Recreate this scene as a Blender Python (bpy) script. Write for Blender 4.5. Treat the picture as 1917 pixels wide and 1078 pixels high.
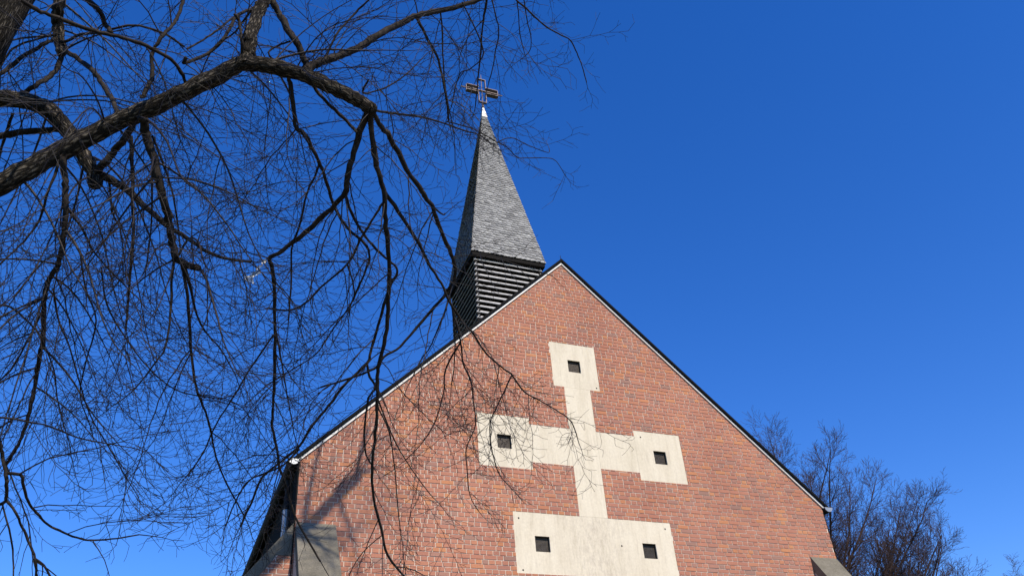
import bpy, math, random
import numpy as np
from mathutils import Vector, Matrix

SC = bpy.context.scene
COL = SC.collection
R = math.radians
for _o in list(bpy.data.objects):
    bpy.data.objects.remove(_o)

# ------------------------------------------------------------------ camera
CAM = Vector((-7.598, -14.190, 1.6))
FPX = 1614.4                       # focal length in photo pixels (photo 1917 wide)
CR = Vector((0.93071495, -0.3590406, -0.06971038))
CU = Vector((-0.15780219, -0.56614427, 0.80906065))
CD = Vector((0.32995175, 0.74200439, 0.58357632))
cd = bpy.data.cameras.new('camera')
cam = bpy.data.objects.new('camera', cd)
COL.objects.link(cam)
cam.matrix_world = Matrix(((CR.x, CU.x, -CD.x, CAM.x), (CR.y, CU.y, -CD.y, CAM.y),
                           (CR.z, CU.z, -CD.z, CAM.z), (0, 0, 0, 1)))
cd.sensor_width = 36.0
cd.lens = FPX / 1917.0 * 36.0
cd.clip_start = 0.05
cd.clip_end = 3000
SC.camera = cam

def at(x, y, depth):
    """point seen at photo pixel x,y at a depth in metres along the view axis"""
    return CAM + (CD + CR * ((x - 958.5) / FPX) - CU * ((y - 539.0) / FPX)) * depth

# ------------------------------------------------------------------ light
SUN_EL, SUN_AZ = R(41), R(9)       # azimuth to the right of the gable's normal
SDIR = Vector((math.sin(SUN_AZ) * math.cos(SUN_EL), -math.cos(SUN_AZ) * math.cos(SUN_EL), math.sin(SUN_EL)))
w = bpy.data.worlds.new('World')
SC.world = w
w.use_nodes = True
nt = w.node_tree
bg = nt.nodes['Background']
sky = nt.nodes.new('ShaderNodeTexSky')
sky.sky_type = 'NISHITA'
sky.sun_disc = False
sky.sun_elevation = SUN_EL
sky.sun_rotation = math.atan2(SDIR.x, SDIR.y)
sky.altitude = 300
sky.air_density = 1.0
sky.dust_density = 0.0
sky.ozone_density = 4.0
hs = nt.nodes.new('ShaderNodeHueSaturation')
hs.inputs['Saturation'].default_value = 1.31
hs.inputs['Hue'].default_value = 0.5165
hs.inputs['Value'].default_value = 1.18
nt.links.new(sky.outputs[0], hs.inputs['Color'])
nt.links.new(hs.outputs[0], bg.inputs['Color'])
bg.inputs['Strength'].default_value = 0.15
sl = bpy.data.lights.new('sun', 'SUN')
sl.energy = 5.0
sl.angle = R(0.53)
sl.color = (1.0, 0.90, 0.75)
so = bpy.data.objects.new('sun', sl)
COL.objects.link(so)
so.location = (0, -20, 30)
so.rotation_euler = SDIR.to_track_quat('Z', 'Y').to_euler()
SC.view_settings.view_transform = 'Standard'
SC.view_settings.look = 'None'
SC.view_settings.exposure = 0.30
SC.view_settings.gamma = 1.0

# ------------------------------------------------------------------ materials
def mat(name, color=(0.5, 0.5, 0.5), rough=0.8, metal=0.0, spec=0.3):
    m = bpy.data.materials.new(name)
    m.use_nodes = True
    b = m.node_tree.nodes['Principled BSDF']
    b.inputs['Base Color'].default_value = (*color, 1)
    b.inputs['Roughness'].default_value = rough
    b.inputs['Metallic'].default_value = metal
    b.inputs['Specular IOR Level'].default_value = spec
    return m

def N(m, t, **kw):
    n = m.node_tree.nodes.new(t)
    for k, v in kw.items():
        if k in n.inputs:
            n.inputs[k].default_value = v
        else:
            setattr(n, k, v)
    return n

def L(m, a, b):
    m.node_tree.links.new(a, b)

def bsdf(m):
    return m.node_tree.nodes['Principled BSDF']

def ramp(m, fac, stops, interp='LINEAR'):
    r = N(m, 'ShaderNodeValToRGB')
    r.color_ramp.interpolation = interp
    els = r.color_ramp.elements
    while len(els) < len(stops):
        els.new(0.5)
    for e, (p, c) in zip(els, stops):
        e.position = p
        e.color = (*c, 1)
    L(m, fac, r.inputs['Fac'])
    return r.outputs['Color']

def mix(m, fac, a, b, mode='MIX'):
    n = N(m, 'ShaderNodeMix', data_type='RGBA', blend_type=mode)
    for s, v in ((0, fac), (6, a), (7, b)):
        if hasattr(v, 'is_linked'):
            L(m, v, n.inputs[s])
        else:
            n.inputs[s].default_value = v if s == 0 else (*v, 1)
    return n.outputs[2]

def noise(m, scale, detail=4, rough=0.6, co='Object', stretch=(1, 1, 1)):
    tc = N(m, 'ShaderNodeTexCoord')
    mp = N(m, 'ShaderNodeMapping')
    mp.inputs['Scale'].default_value = stretch
    L(m, tc.outputs[co], mp.inputs['Vector'])
    n = N(m, 'ShaderNodeTexNoise', Scale=scale, Detail=detail, Roughness=rough)
    L(m, mp.outputs[0], n.inputs['Vector'])
    return n.outputs['Fac']

def bump(m, h, strength=0.5, dist=0.01):
    b = N(m, 'ShaderNodeBump', Strength=strength, Distance=dist)
    L(m, h, b.inputs['Height'])
    L(m, b.outputs[0], bsdf(m).inputs['Normal'])

def attr(m, name='rnd'):
    return N(m, 'ShaderNodeAttribute', attribute_name=name).outputs['Fac']

M = {}
# brick: every brick carries its own random number
m = M['brick'] = mat('brick', rough=0.85, spec=0.2)
c = ramp(m, attr(m), [(0.0, (.250, .142, .108)), (.05, (.290, .151, .112)), (.14, (.315, .140, .096)), (.40, (.338, .148, .097)),
                      (.66, (.352, .155, .101)), (.88, (.370, .161, .095)), (.96, (.395, .166, .082)), (1.0, (.41, .185, .092))])
n1 = noise(m, 38, 5, .7)
n2 = noise(m, 0.55, 3, .55)
c = mix(m, .75, c, ramp(m, n1, [(.25, (.78, .78, .78)), (.75, (1.18, 1.18, 1.18))]), 'MULTIPLY')
c = mix(m, .8, c, ramp(m, n2, [(.3, (.84, .79, .79)), (.7, (1.13, 1.13, 1.10))]), 'MULTIPLY')
n3 = noise(m, 7, 4, .7)
c = mix(m, ramp(m, n3, [(.66, (0, 0, 0)), (.82, (.30, .30, .30))]), c, (.50, .38, .31))
L(m, c, bsdf(m).inputs['Base Color'])
bump(m, n1, .5, .006)
m = M['mortar'] = mat('mortar', rough=.95, spec=.1)
L(m, ramp(m, noise(m, 9, 5, .7), [(.3, (.44, .37, .30)), (.7, (.66, .58, .49))]), bsdf(m).inputs['Base Color'])
# cast concrete of the cross, with rain streaks and blotches
m = M['cream'] = mat('cream_concrete', rough=.9, spec=.15)
f1 = noise(m, 1.6, 6, .65, stretch=(2.2, 1, .45))
f2 = noise(m, 22, 5, .7)
f3 = noise(m, 5.5, 6, .75, stretch=(3.2, 1, .35))
c = ramp(m, f1, [(.25, (.475, .418, .315)), (.5, (.555, .497, .388)), (.75, (.60, .545, .435))])
c = mix(m, .6, c, ramp(m, f2, [(.3, (.84, .83, .82)), (.7, (1.06, 1.06, 1.06))]), 'MULTIPLY')
c = mix(m, .45, c, ramp(m, f3, [(.30, (.62, .58, .54)), (.48, (1, 1, 1)), (1, (1.05, 1.05, 1.05))]), 'MULTIPLY')
c = mix(m, .35, c, ramp(m, attr(m), [(0, (.85, .85, .83)), (1, (1.12, 1.12, 1.12))]), 'MULTIPLY')
L(m, c, bsdf(m).inputs['Base Color'])
bump(m, f2, .25, .004)
# the bottom slab carries the dirtiest run-off in its middle
m = M['cream_stain'] = M['cream'].copy()
m.name = 'cream_concrete_stained'
old = bsdf(m).inputs['Base Color'].links[0].from_socket
tc = N(m, 'ShaderNodeTexCoord')
sx = N(m, 'ShaderNodeSeparateXYZ')
L(m, tc.outputs['Object'], sx.inputs[0])
ab = N(m, 'ShaderNodeMath', operation='ABSOLUTE')
L(m, sx.outputs['X'], ab.inputs[0])
s1 = N(m, 'ShaderNodeMapRange')
for k, v in ((1, .0), (2, 1.0), (3, .8), (4, 0)):
    s1.inputs[k].default_value = v
L(m, ab.outputs[0], s1.inputs[0])
g = noise(m, 9, 7, .8, stretch=(1.6, 1, .55))
gm = ramp(m, g, [(.44, (0, 0, 0)), (.66, (1, 1, 1))])
mm = mix(m, 1.0, gm, s1.outputs[0], 'MULTIPLY')
sc_ = mix(m, 1.0, mm, (.85, .85, .85), 'MULTIPLY')
L(m, mix(m, sc_, old, (.30, .255, .21)), bsdf(m).inputs['Base Color'])
m = M['concrete'] = mat('grey_concrete', rough=.95, spec=.1)
f1 = noise(m, 2.2, 6, .7)
f2 = noise(m, 45, 4, .8)
c = ramp(m, f1, [(.25, (.105, .094, .070)), (.5, (.160, .144, .110)), (.75, (.225, .202, .158))])
c = mix(m, .8, c, ramp(m, f2, [(.28, (.55, .55, .55)), (.6, (1, 1, 1)), (.76, (1.5, 1.5, 1.5))]), 'MULTIPLY')
L(m, c, bsdf(m).inputs['Base Color'])
bump(m, f2, .5, .006)
m = M['slate'] = mat('slate', rough=.48, spec=.45)
c = ramp(m, attr(m), [(0, (.135, .135, .13)), (.5, (.21, .21, .20)), (1, (.29, .29, .275))])
c = mix(m, .8, c, ramp(m, noise(m, 8, 5, .7), [(.3, (.7, .7, .7)), (.7, (1.3, 1.3, 1.3))]), 'MULTIPLY')
L(m, c, bsdf(m).inputs['Base Color'])
bump(m, noise(m, 30, 4, .6), .35, .006)
m = M['roof'] = mat('roof_slate', rough=.95, spec=.05)
tc = N(m, 'ShaderNodeTexCoord')
bt = N(m, 'ShaderNodeTexBrick', Scale=4.0)
bt.inputs['Color1'].default_value = (.018, .018, .020, 1)
bt.inputs['Color2'].default_value = (.028, .028, .030, 1)
bt.inputs['Mortar'].default_value = (.01, .01, .01, 1)
L(m, tc.outputs['UV'], bt.inputs['Vector'])
L(m, bt.outputs['Color'], bsdf(m).inputs['Base Color'])
m = M['dark_wood_and_shade'] = mat('dark_wood_and_shade', (.014, .013, .012), .95, 0, .03)  # timber; on the side walls its dark colour stands in for shade
m = M['white'] = mat('white_paint', rough=.6)
L(m, ramp(m, noise(m, 6, 5, .7), [(.3, (.48, .46, .43)), (.6, (.64, .62, .58))]), bsdf(m).inputs['Base Color'])
m = M['zinc'] = mat('zinc', (.62, .65, .68), .42, .55, .5)
L(m, ramp(m, noise(m, 9, 4, .6), [(.3, (.24, .25, .26)), (.7, (.36, .38, .39))]), bsdf(m).inputs['Base Color'])
m = M['dark_zinc'] = mat('shaded_dark_zinc', (.016, .017, .020), .8, 0, .15)  # gutter and upper pipe zinc, with the eaves shade put into its colour
m = M['louvre'] = mat('louvre_board', rough=.6, spec=.3)
c = ramp(m, noise(m, 5, 6, .75, stretch=(1.2, 1.2, 4)), [(.3, (.15, .15, .147)), (.5, (.33, .325, .315)), (.7, (.50, .49, .47))])
L(m, c, bsdf(m).inputs['Base Color'])
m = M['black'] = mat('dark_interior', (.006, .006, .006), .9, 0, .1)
m = M['lead'] = mat('pale_lead', rough=.55, metal=.1)
f = noise(m, 3.2, 4, .7, stretch=(2, 2, .7))
L(m, ramp(m, f, [(.30, (.30, .17, .10)), (.40, (.70, .66, .60)), (.6, (.80, .79, .77))]), bsdf(m).inputs['Base Color'])
m = M['rust'] = mat('rusted_iron', rough=.6, metal=.25)
L(m, ramp(m, noise(m, 14, 5, .7), [(.3, (.10, .075, .075)), (.55, (.19, .15, .145)), (.75, (.32, .28, .26))]), bsdf(m).inputs['Base Color'])
m = M['wire'] = mat('wire', (.16, .14, .12), .5, .5)
m = M['side_brick'] = mat('side_brick', rough=.9)
tc = N(m, 'ShaderNodeTexCoord')
bt = N(m, 'ShaderNodeTexBrick', Scale=1.0)
bt.inputs['Brick Width'].default_value = .25
bt.inputs['Row Height'].default_value = .0842
bt.inputs['Mortar Size'].default_value = .006
bt.inputs['Color1'].default_value = (.16, .066, .05, 1)
bt.inputs['Color2'].default_value = (.30, .125, .09, 1)
bt.inputs['Mortar'].default_value = (.5, .42, .35, 1)
L(m, tc.outputs['UV'], bt.inputs['Vector'])
L(m, bt.outputs['Color'], bsdf(m).inputs['Base Color'])

def bark(name, lo, mid, hi, ridge=22.0, strength=1.0):
    m = mat(name, rough=.95, spec=.08)
    tc = N(m, 'ShaderNodeTexCoord')
    mp = N(m, 'ShaderNodeMapping')
    mp.inputs['Scale'].default_value = (1, .24, 1)
    L(m, tc.outputs['UV'], mp.inputs['Vector'])
    v = N(m, 'ShaderNodeTexVoronoi', feature='DISTANCE_TO_EDGE', Scale=ridge)
    nz = N(m, 'ShaderNodeTexNoise', Scale=ridge * 1.3, Detail=6, Roughness=.7)
    L(m, mp.outputs[0], nz.inputs['Vector'])
    va = N(m, 'ShaderNodeVectorMath', operation='MULTIPLY_ADD')
    L(m, nz.outputs['Color'], va.inputs[0])
    va.inputs[1].default_value = (.03, .03, .03)
    L(m, mp.outputs[0], va.inputs[2])
    L(m, va.outputs[0], v.inputs['Vector'])
    h = ramp(m, v.outputs['Distance'], [(0, (0, 0, 0)), (.30, (1, 1, 1))])
    hh = mix(m, .4, h, nz.outputs['Fac'])
    c = ramp(m, hh, [(.12, lo), (.5, mid), (.9, hi)])
    c = mix(m, .7, c, ramp(m, noise(m, 3.0, 5, .7), [(.3, (.6, .6, .6)), (.7, (1.3, 1.28, 1.2))]), 'MULTIPLY')
    L(m, c, bsdf(m).inputs['Base Color'])
    bump(m, hh, strength, .03)
    return m
M['bark'] = bark('ridged_bark', (.009, .008, .007), (.042, .036, .029), (.16, .138, .112), 44, .9)
m = M['branch'] = mat('branch_bark', rough=.85, spec=.15)
f = noise(m, 14, 5, .7)
L(m, ramp(m, f, [(.3, (.010, .008, .007)), (.5, (.020, .016, .013)), (.78, (.055, .045, .036))]), bsdf(m).inputs['Base Color'])
bump(m, f, .8, .01)
m = M['twig'] = mat('twig_bark', rough=.6, spec=.3)
L(m, ramp(m, noise(m, 3, 3, .6), [(.35, (.007, .005, .005)), (.65, (.016, .011, .010))]), bsdf(m).inputs['Base Color'])
m = M['far_bark'] = mat('far_bark', rough=.9, spec=.1)
L(m, ramp(m, noise(m, 3, 4, .6), [(.3, (.022, .017, .015)), (.7, (.05, .04, .033))]), bsdf(m).inputs['Base Color'])
m = M['far_twig'] = mat('far_twig', (.050, .032, .028), .8, 0, .15)
m = M['grass'] = mat('grass', rough=.95, spec=.1)
c = ramp(m, noise(m, 1.2, 6, .7), [(.3, (.045, .060, .018)), (.55, (.075, .085, .030)), (.75, (.14, .12, .06))])
L(m, c, bsdf(m).inputs['Base Color'])
bump(m, noise(m, 40, 4, .7), .8, .05)
m = M['paving'] = mat('paving', rough=.9)
tc = N(m, 'ShaderNodeTexCoord')
bt = N(m, 'ShaderNodeTexBrick', Scale=2.5)
bt.inputs['Color1'].default_value = (.20, .19, .18, 1)
bt.inputs['Color2'].default_value = (.28, .27, .25, 1)
bt.inputs['Mortar'].default_value = (.09, .085, .08, 1)
L(m, tc.outputs['Object'], bt.inputs['Vector'])
L(m, bt.outputs['Color'], bsdf(m).inputs['Base Color'])
m = M['reveal_shade'] = mat('shade_dark_reveal', (.045, .038, .032), .9, 0, .1)  # shade inside the openings put into the reveal colour
m = M['film'] = mat('white_film', (.78, .78, .77), .4, 0, .4)
m = M['door'] = mat('door_wood', (.09, .045, .025), .6)

# ------------------------------------------------------------------ mesh helpers
def link(name, me, material, parent=None):
    o = bpy.data.objects.new(name, me)
    COL.objects.link(o)
    if material:
        me.materials.append(material)
    if parent:
        o.parent = parent
    return o

def tag(o, label=None, cat=None, group=None, kind=None):
    for k, v in (('label', label), ('category', cat), ('group', group), ('kind', kind)):
        if v:
            o[k] = v
    return o

def empty(name, loc=(0, 0, 0)):
    o = bpy.data.objects.new(name, None)
    COL.objects.link(o)
    o.location = loc
    return o

class MB:
    """collects polygons, boxes and tubes into one mesh"""
    def __init__(s):
        s.v, s.f, s.r, s.uv = [], [], [], []

    def poly(s, pts, rnd=0.0, uv=None):
        b = len(s.v)
        s.v += [tuple(p) for p in pts]
        s.f.append(tuple(range(b, b + len(pts))))
        s.r.append(rnd)
        s.uv += list(uv) if uv else [(0, 0)] * len(pts)

    def box(s, x0, x1, y0, y1, z0, z1, rnd=0.0, skip=''):
        P = [(x0, y0, z0), (x1, y0, z0), (x1, y1, z0), (x0, y1, z0), (x0, y0, z1), (x1, y0, z1), (x1, y1, z1), (x0, y1, z1)]
        for k, q in (('f', (0, 1, 5, 4)), ('r', (1, 2, 6, 5)), ('b', (2, 3, 7, 6)), ('l', (3, 0, 4, 7)), ('t', (4, 5, 6, 7)), ('d', (3, 2, 1, 0))):
            if k not in skip:
                s.poly([P[i] for i in q], rnd)

    def prism(s, pts, off, rnd=0.0, caps=True, skip_back=False):
        """polygon pts extruded by vector off"""
        o = Vector(off)
        a = [Vector(p) for p in pts]
        b = [p + o for p in a]
        nn = Vector((0, 0, 0))
        for i in range(len(a)):
            p, q = a[i], a[(i + 1) % len(a)]
            nn += p.cross(q)
        if nn.dot(o) > 0:
            a.reverse()
            b.reverse()
        if caps:
            s.poly(a, rnd)
            if not skip_back:
                s.poly(b[::-1], rnd)
        for i in range(len(a)):
            j = (i + 1) % len(a)
            s.poly([a[j], a[i], b[i], b[j]], rnd)

    def tube(s, p, q, r, n=8, r2=None):
        p, q = Vector(p), Vector(q)
        d = (q - p).normalized()
        e = d.orthogonal().normalized()
        g = d.cross(e)
        r2 = r if r2 is None else r2
        A = [p + (e * math.cos(2 * math.pi * i / n) + g * math.sin(2 * math.pi * i / n)) * r for i in range(n)]
        B = [q + (e * math.cos(2 * math.pi * i / n) + g * math.sin(2 * math.pi * i / n)) * r2 for i in range(n)]
        for i in range(n):
            j = (i + 1) % n
            s.poly([A[i], A[j], B[j], B[i]])
        s.poly(A[::-1])
        s.poly(B)

    def build(s, name, material, parent=None, smooth=False):
        me = bpy.data.meshes.new(name)
        me.from_pydata(s.v, [], s.f)
        at_ = me.attributes.new('rnd', 'FLOAT', 'FACE')
        at_.data.foreach_set('value', s.r)
        u = me.uv_layers.new(name='UVMap')
        u.data.foreach_set('uv', np.array(s.uv, dtype=np.float32).ravel())
        if smooth:
            me.polygons.foreach_set('use_smooth', [True] * len(me.polygons))
        me.update()
        return link(name, me, material, parent)

# ------------------------------------------------------------------ ground
RND = random.Random(7)
gm = MB()
gm.poly([(-1500, -1500, 0), (1500, -1500, 0), (1500, 1500, 0), (-1500, 1500, 0)])
tag(gm.build('ground', M['grass']), kind='structure')
pm = MB()
pm.box(-9.2, 4.0, -40, -6.0, -.05, .012, skip='d')
pm.box(-2.2, 2.2, -6.0, -.6, -.05, .012, skip='df')
tag(pm.build('path', M['paving']), kind='structure')

# ------------------------------------------------------------------ church
W, ZE, ZA, DEPTH = 5.6, 8.196, 13.658, 27.0
SLOPE = (ZA - ZE) / W
CH = .0842
def Z(u):
    return u * .8 + 1.6
church = empty('church', (0, 0, 0))
tag(church, 'red brick gabled church with pale concrete cross and slate clad spire', 'church')

K = .0125
# outlines of the concrete cross: name, x0, x1, z0, z1, window (x, z)
HS = .1462
S_ = .8
PAN = [
    ('top', K - .6731 * S_, K + .6731 * S_, Z(11.0016), Z(12.3713), (K, Z(11.672))),
    ('shaft', K - .3799 * S_, K + .3799 * S_, Z(7.4913), Z(11.0016), None),
    ('armL', K - 1.4791 * S_, K - .3799 * S_, Z(8.765), Z(9.7752), None),
    ('armR', K + .3799 * S_, K + 1.4791 * S_, Z(8.765), Z(9.7752), None),
    ('endL', K - 2.8589 * S_, K - 1.4791 * S_, Z(8.5656), Z(9.9581), (K - 2.1737 * S_, Z(9.2472))),
    ('endR', K + 1.4791 * S_, K + 2.8589 * S_, Z(8.5656), Z(9.9581), (K + 2.1737 * S_, Z(9.2472))),
    ('foot', K - 2.0911 * S_, K + 2.0911 * S_, Z(6.0539), Z(7.4913), None),
]
DOOR = (-1.3, 1.3, 0.0, 2.9)
HOLES = [(a, b, c_, d_) for _, a, b, c_, d_, _ in PAN] + [DOOR]

def subtract(rects, h):
    out = []
    x0, x1, z0, z1 = h
    for a, b, c_, d_ in rects:
        if b <= x0 or a >= x1 or d_ <= z0 or c_ >= z1:
            out.append((a, b, c_, d_))
            continue
        if a < x0: out.append((a, x0, c_, d_))
        if b > x1: out.append((x1, b, c_, d_))
        m0, m1 = max(a, x0), min(b, x1)
        if c_ < z0: out.append((m0, m1, c_, z0))
        if d_ > z1: out.append((m0, m1, z1, d_))
    return out

def rake_clip(rect, top):
    """clip a rectangle by a roofline function pair: returns polygon in x,z"""
    a, b, c_, d_ = rect
    poly = [(a, c_), (b, c_), (b, d_), (a, d_)]
    for sg in (-1, 1):
        out = []
        fn = lambda p: top - SLOPE * abs(0) - SLOPE * sg * p[0] - p[1]
        for i in range(len(poly)):
            p, q = poly[i], poly[(i + 1) % len(poly)]
            fp, fq = fn(p), fn(q)
            if fp >= 0:
                out.append(p)
            if fp * fq < 0:
                t = fp / (fp - fq)
                out.append((p[0] + (q[0] - p[0]) * t, p[1] + (q[1] - p[1]) * t))
        poly = out
        if len(poly) < 3:
            return None
    return poly

def lay_bricks(mb, x0, x1, z0, z1, y, holes, top=None, seed=1, polyclip=None):
    rng = random.Random(seed)
    nrow = int(math.ceil((z1 - z0) / CH))
    J = .0070
    drift = 0
    for i in range(nrow):
        c_, d_ = z0 + i * CH + J, min(z0 + (i + 1) * CH - J, z1)
        if d_ - c_ < .02:
            continue
        header = (i % 2 == 0)
        x = x0 - (0.0 if header else .0625)
        if rng.random() < .25:
            x -= rng.choice((.03, .0625, .09))
        while x < x1:
            Lb = .125 if header else .25
            if not header and rng.random() < .10: Lb = .125
            if header and rng.random() < .06: Lb = .25
            Lb *= rng.uniform(.985, 1.015)
            a, b = max(x + J, x0), min(x + Lb - J, x1)
            x += Lb
            if b - a < .02:
                continue
            dz = rng.uniform(-.0016, .0016)
            rs = [(a, b, c_ + dz, d_ + dz)]
            for h in holes:
                rs = subtract(rs, h)
            rv = rng.random()
            # patches of similar firing
            yy = y + rng.uniform(-.0022, .0022)
            tx, tz = rng.uniform(-.0015, .0015), rng.uniform(-.0012, .0012)
            for r_ in rs:
                if r_[1] - r_[0] < .012 or r_[3] - r_[2] < .012:
                    continue
                pl = [(r_[0], r_[2]), (r_[1], r_[2]), (r_[1], r_[3]), (r_[0], r_[3])]
                if top is not None:
                    pl = rake_clip(r_, top)
                if polyclip is not None:
                    pl = polyclip(pl)
                if not pl or len(pl) < 3:
                    continue
                fr = [(p[0], yy + tx * (p[0] - a) / .2 + tz * (p[1] - c_) / .07, p[1]) for p in pl]
                bk = [(p[0], y + .03, p[1]) for p in pl]
                mb.poly(fr, rv)
                for k in range(len(pl)):
                    j = (k + 1) % len(pl)
                    mb.poly([fr[j], fr[k], bk[k], bk[j]], rv)

# gable wall: bricks and mortar in one mesh with two materials
gb = MB()
lay_bricks(gb, -W, W, 0, ZA, 0.0, HOLES, top=ZA, seed=11)
nb = len(gb.f)
MR = .0095
for i in range(int(ZA / CH) + 1):
    rs = [(-W + .004, W - .004, i * CH, min((i + 1) * CH, ZA))]
    for h in HOLES:
        rs = subtract(rs, h)
    for r_ in rs:
        pl = rake_clip(r_, ZA)
        if pl:
            gb.poly([(p[0], MR, p[1]) for p in pl])
gw = gb.build('gable_wall', M['brick'], church)
gw.data.materials.append(M['mortar'])
mi = np.zeros(len(gb.f), dtype=np.int32)
mi[nb:] = 1
gw.data.polygons.foreach_set('material_index', mi)

# side and rear walls (solid body behind the facing)
for sg in (-1, 1):
    b = MB()
    x = sg * W
    pts = [(x, .012, 0), (x, DEPTH, 0), (x, DEPTH, ZE), (x, .012, ZE)]
    uv = [(p[1], p[2]) for p in pts]
    if sg > 0:
        b.poly(pts, 0, uv)
    else:
        b.poly(pts[::-1], 0, uv[::-1])
    xi = sg * (W - .4)
    b.poly([(xi, .3, 0), (xi, DEPTH, 0), (xi, DEPTH, ZE), (xi, .3, ZE)], 0, uv)
    b.build('side_wall', M['side_brick'], church)
b = MB()
b.poly([(W, DEPTH, 0), (-W, DEPTH, 0), (-W, DEPTH, ZE), (0, DEPTH, ZA), (W, DEPTH, ZE)], 0, [(W, 0), (-W, 0), (-W, ZE), (0, ZA), (W, ZE)])
b.build('rear_wall', M['side_brick'], church)

# door at the foot of the gable (below the picture)
d = MB()
d.box(DOOR[0], 0 - .004, .12, .2, .02, DOOR[3])
d.box(.004, DOOR[1], .12, .2, .02, DOOR[3])
d.build('door', M['door'], church)

# concrete panels of the cross
PANEL_Y = .0075
def panel(rect, wins, material, rnd):
    x0, x1, z0, z1 = rect
    g_ = .0012
    x0 += g_; x1 -= g_; z0 += g_; z1 -= g_
    b = MB()
    hs = [(wx - HS, wx + HS, wz - HS, wz + HS) for wx, wz in wins]
    rs = [(x0, x1, z0, z1)]
    for h in hs:
        rs = subtract(rs, h)
    for a, bb, c_, d_ in rs:
        b.poly([(a, PANEL_Y, c_), (bb, PANEL_Y, c_), (bb, PANEL_Y, d_), (a, PANEL_Y, d_)], rnd)
    Y2 = PANEL_Y + .05
    P = [(x0, z0), (x1, z0), (x1, z1), (x0, z1)]
    for k in range(4):
        j = (k + 1) % 4
        b.poly([(P[j][0], PANEL_Y, P[j][1]), (P[k][0], PANEL_Y, P[k][1]), (P[k][0], Y2, P[k][1]), (P[j][0], Y2, P[j][1])], rnd)
    for a, bb, c_, d_ in hs:
        Q = [(a, c_), (bb, c_), (bb, d_), (a, d_)]
        for k in range(4):
            j = (k + 1) % 4
            b.poly([(Q[k][0], PANEL_Y, Q[k][1]), (Q[j][0], PANEL_Y, Q[j][1]), (Q[j][0], .035, Q[j][1]), (Q[k][0], .035, Q[k][1])], rnd)
    o = b.build('cross_panel', material, church)
    for a, bb, c_, d_ in hs:
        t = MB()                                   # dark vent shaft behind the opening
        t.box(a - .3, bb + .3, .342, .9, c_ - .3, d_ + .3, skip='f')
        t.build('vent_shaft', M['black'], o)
        t = MB()                                   # concrete reveals, their shade put into a dark colour
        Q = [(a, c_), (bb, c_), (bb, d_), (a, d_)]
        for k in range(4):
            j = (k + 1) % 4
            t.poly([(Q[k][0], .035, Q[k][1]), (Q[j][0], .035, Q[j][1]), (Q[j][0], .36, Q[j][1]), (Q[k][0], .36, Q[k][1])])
        t.build('reveal_shade_faces', M['reveal_shade'], o)
        gq = MB()
        nn = 13
        yv = .07
        for i in range(1, nn):
            u = i / nn
            gq.tube((a + (bb - a) * u, yv, c_), (a + (bb - a) * u, yv, d_), .0022, 4)
            gq.tube((a, yv + .004, c_ + (d_ - c_) * u), (bb, yv + .004, c_ + (d_ - c_) * u), .0022, 4)
        gq.build('wire_grille', M['wire'], o)
    return o

for nm, x0, x1, z0, z1, wn in PAN:
    wins = [wn] if wn else []
    if nm == 'foot':
        wins = [(K - 1.4033 * S_, Z(6.7501)), (K + 1.4033 * S_, Z(6.7501))]
    o = panel((x0, x1, z0, z1), wins, M['cream_stain'] if nm == 'foot' else M['cream'],
              {'top': .62, 'shaft': .80, 'armL': .6, 'armR': .58, 'endL': .64, 'endR': .68, 'foot': .8}[nm])
    # small tie holes
    ties = {'foot': [(x0 + .11, z1 - .13), (x1 - .13, z1 - .13), (x0 + .12, z0 + .06), (K + .52, z0 + .62)],
            'top': [(x1 - .07, z0 + .07)], 'endR': [(x0 + .16, z1 - .14)]}.get(nm, [])
    if ties:
        for tx, tz in ties:
            t = MB()
            n = 8
            ring = [(tx + .016 * math.cos(2 * math.pi * i / n), PANEL_Y - .002, tz + .018 * math.sin(2 * math.pi * i / n)) for i in range(n)]
            t.prism(ring, (0, .004, 0))
            t.build('tie_hole', M['black'], o)

# roof: two slate slabs, overhanging the verge a little
nx = Vector((SLOPE, 0, 1)).normalized()
def slope_pt(sg, s, off, y):
    """s metres down the slope from the apex, off above it"""
    L_ = math.hypot(1, SLOPE)
    return Vector((sg * (s / L_ + off * SLOPE / L_), y, ZA - s * SLOPE / L_ + off / L_))
SL = math.hypot(W, ZA - ZE)
rm = MB()
for sg in (-1, 1):
    o1, o2 = .058, .105
    e = SL + .13
    # the ridge ends meet on the plane x = 0
    def ridge(o, y): return Vector((0, y, ZA + o * math.hypot(1, SLOPE)))
    for y0, y1 in ((-.075, DEPTH + .1),):
        a, b_, c_, d_ = ridge(o1, y0), slope_pt(sg, e, o1, y0), slope_pt(sg, e, o2, y0), ridge(o2, y0)
        A, B, C_, D_ = [Vector((p.x, y1, p.z)) for p in (a, b_, c_, d_)]
        uv = [(0, 0), (0, e), (DEPTH, e), (DEPTH, 0)]
        rm.poly([d_, c_, C_, D_], 0, uv)
        rm.poly([a, A, B, b_], 0, uv)
        rm.poly([a, b_, c_, d_])
        rm.poly([b_, B, C_, c_])
        rm.poly([A, D_, C_, B])
roof = rm.build('roof', M['roof'], church)
rp = MB()
rp.tube((0, -.03, ZA + .12), (0, -.03, ZA + .27), .010, 6, .006)
rp.build('ridge_spike', M['dark_zinc'], roof)
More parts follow.
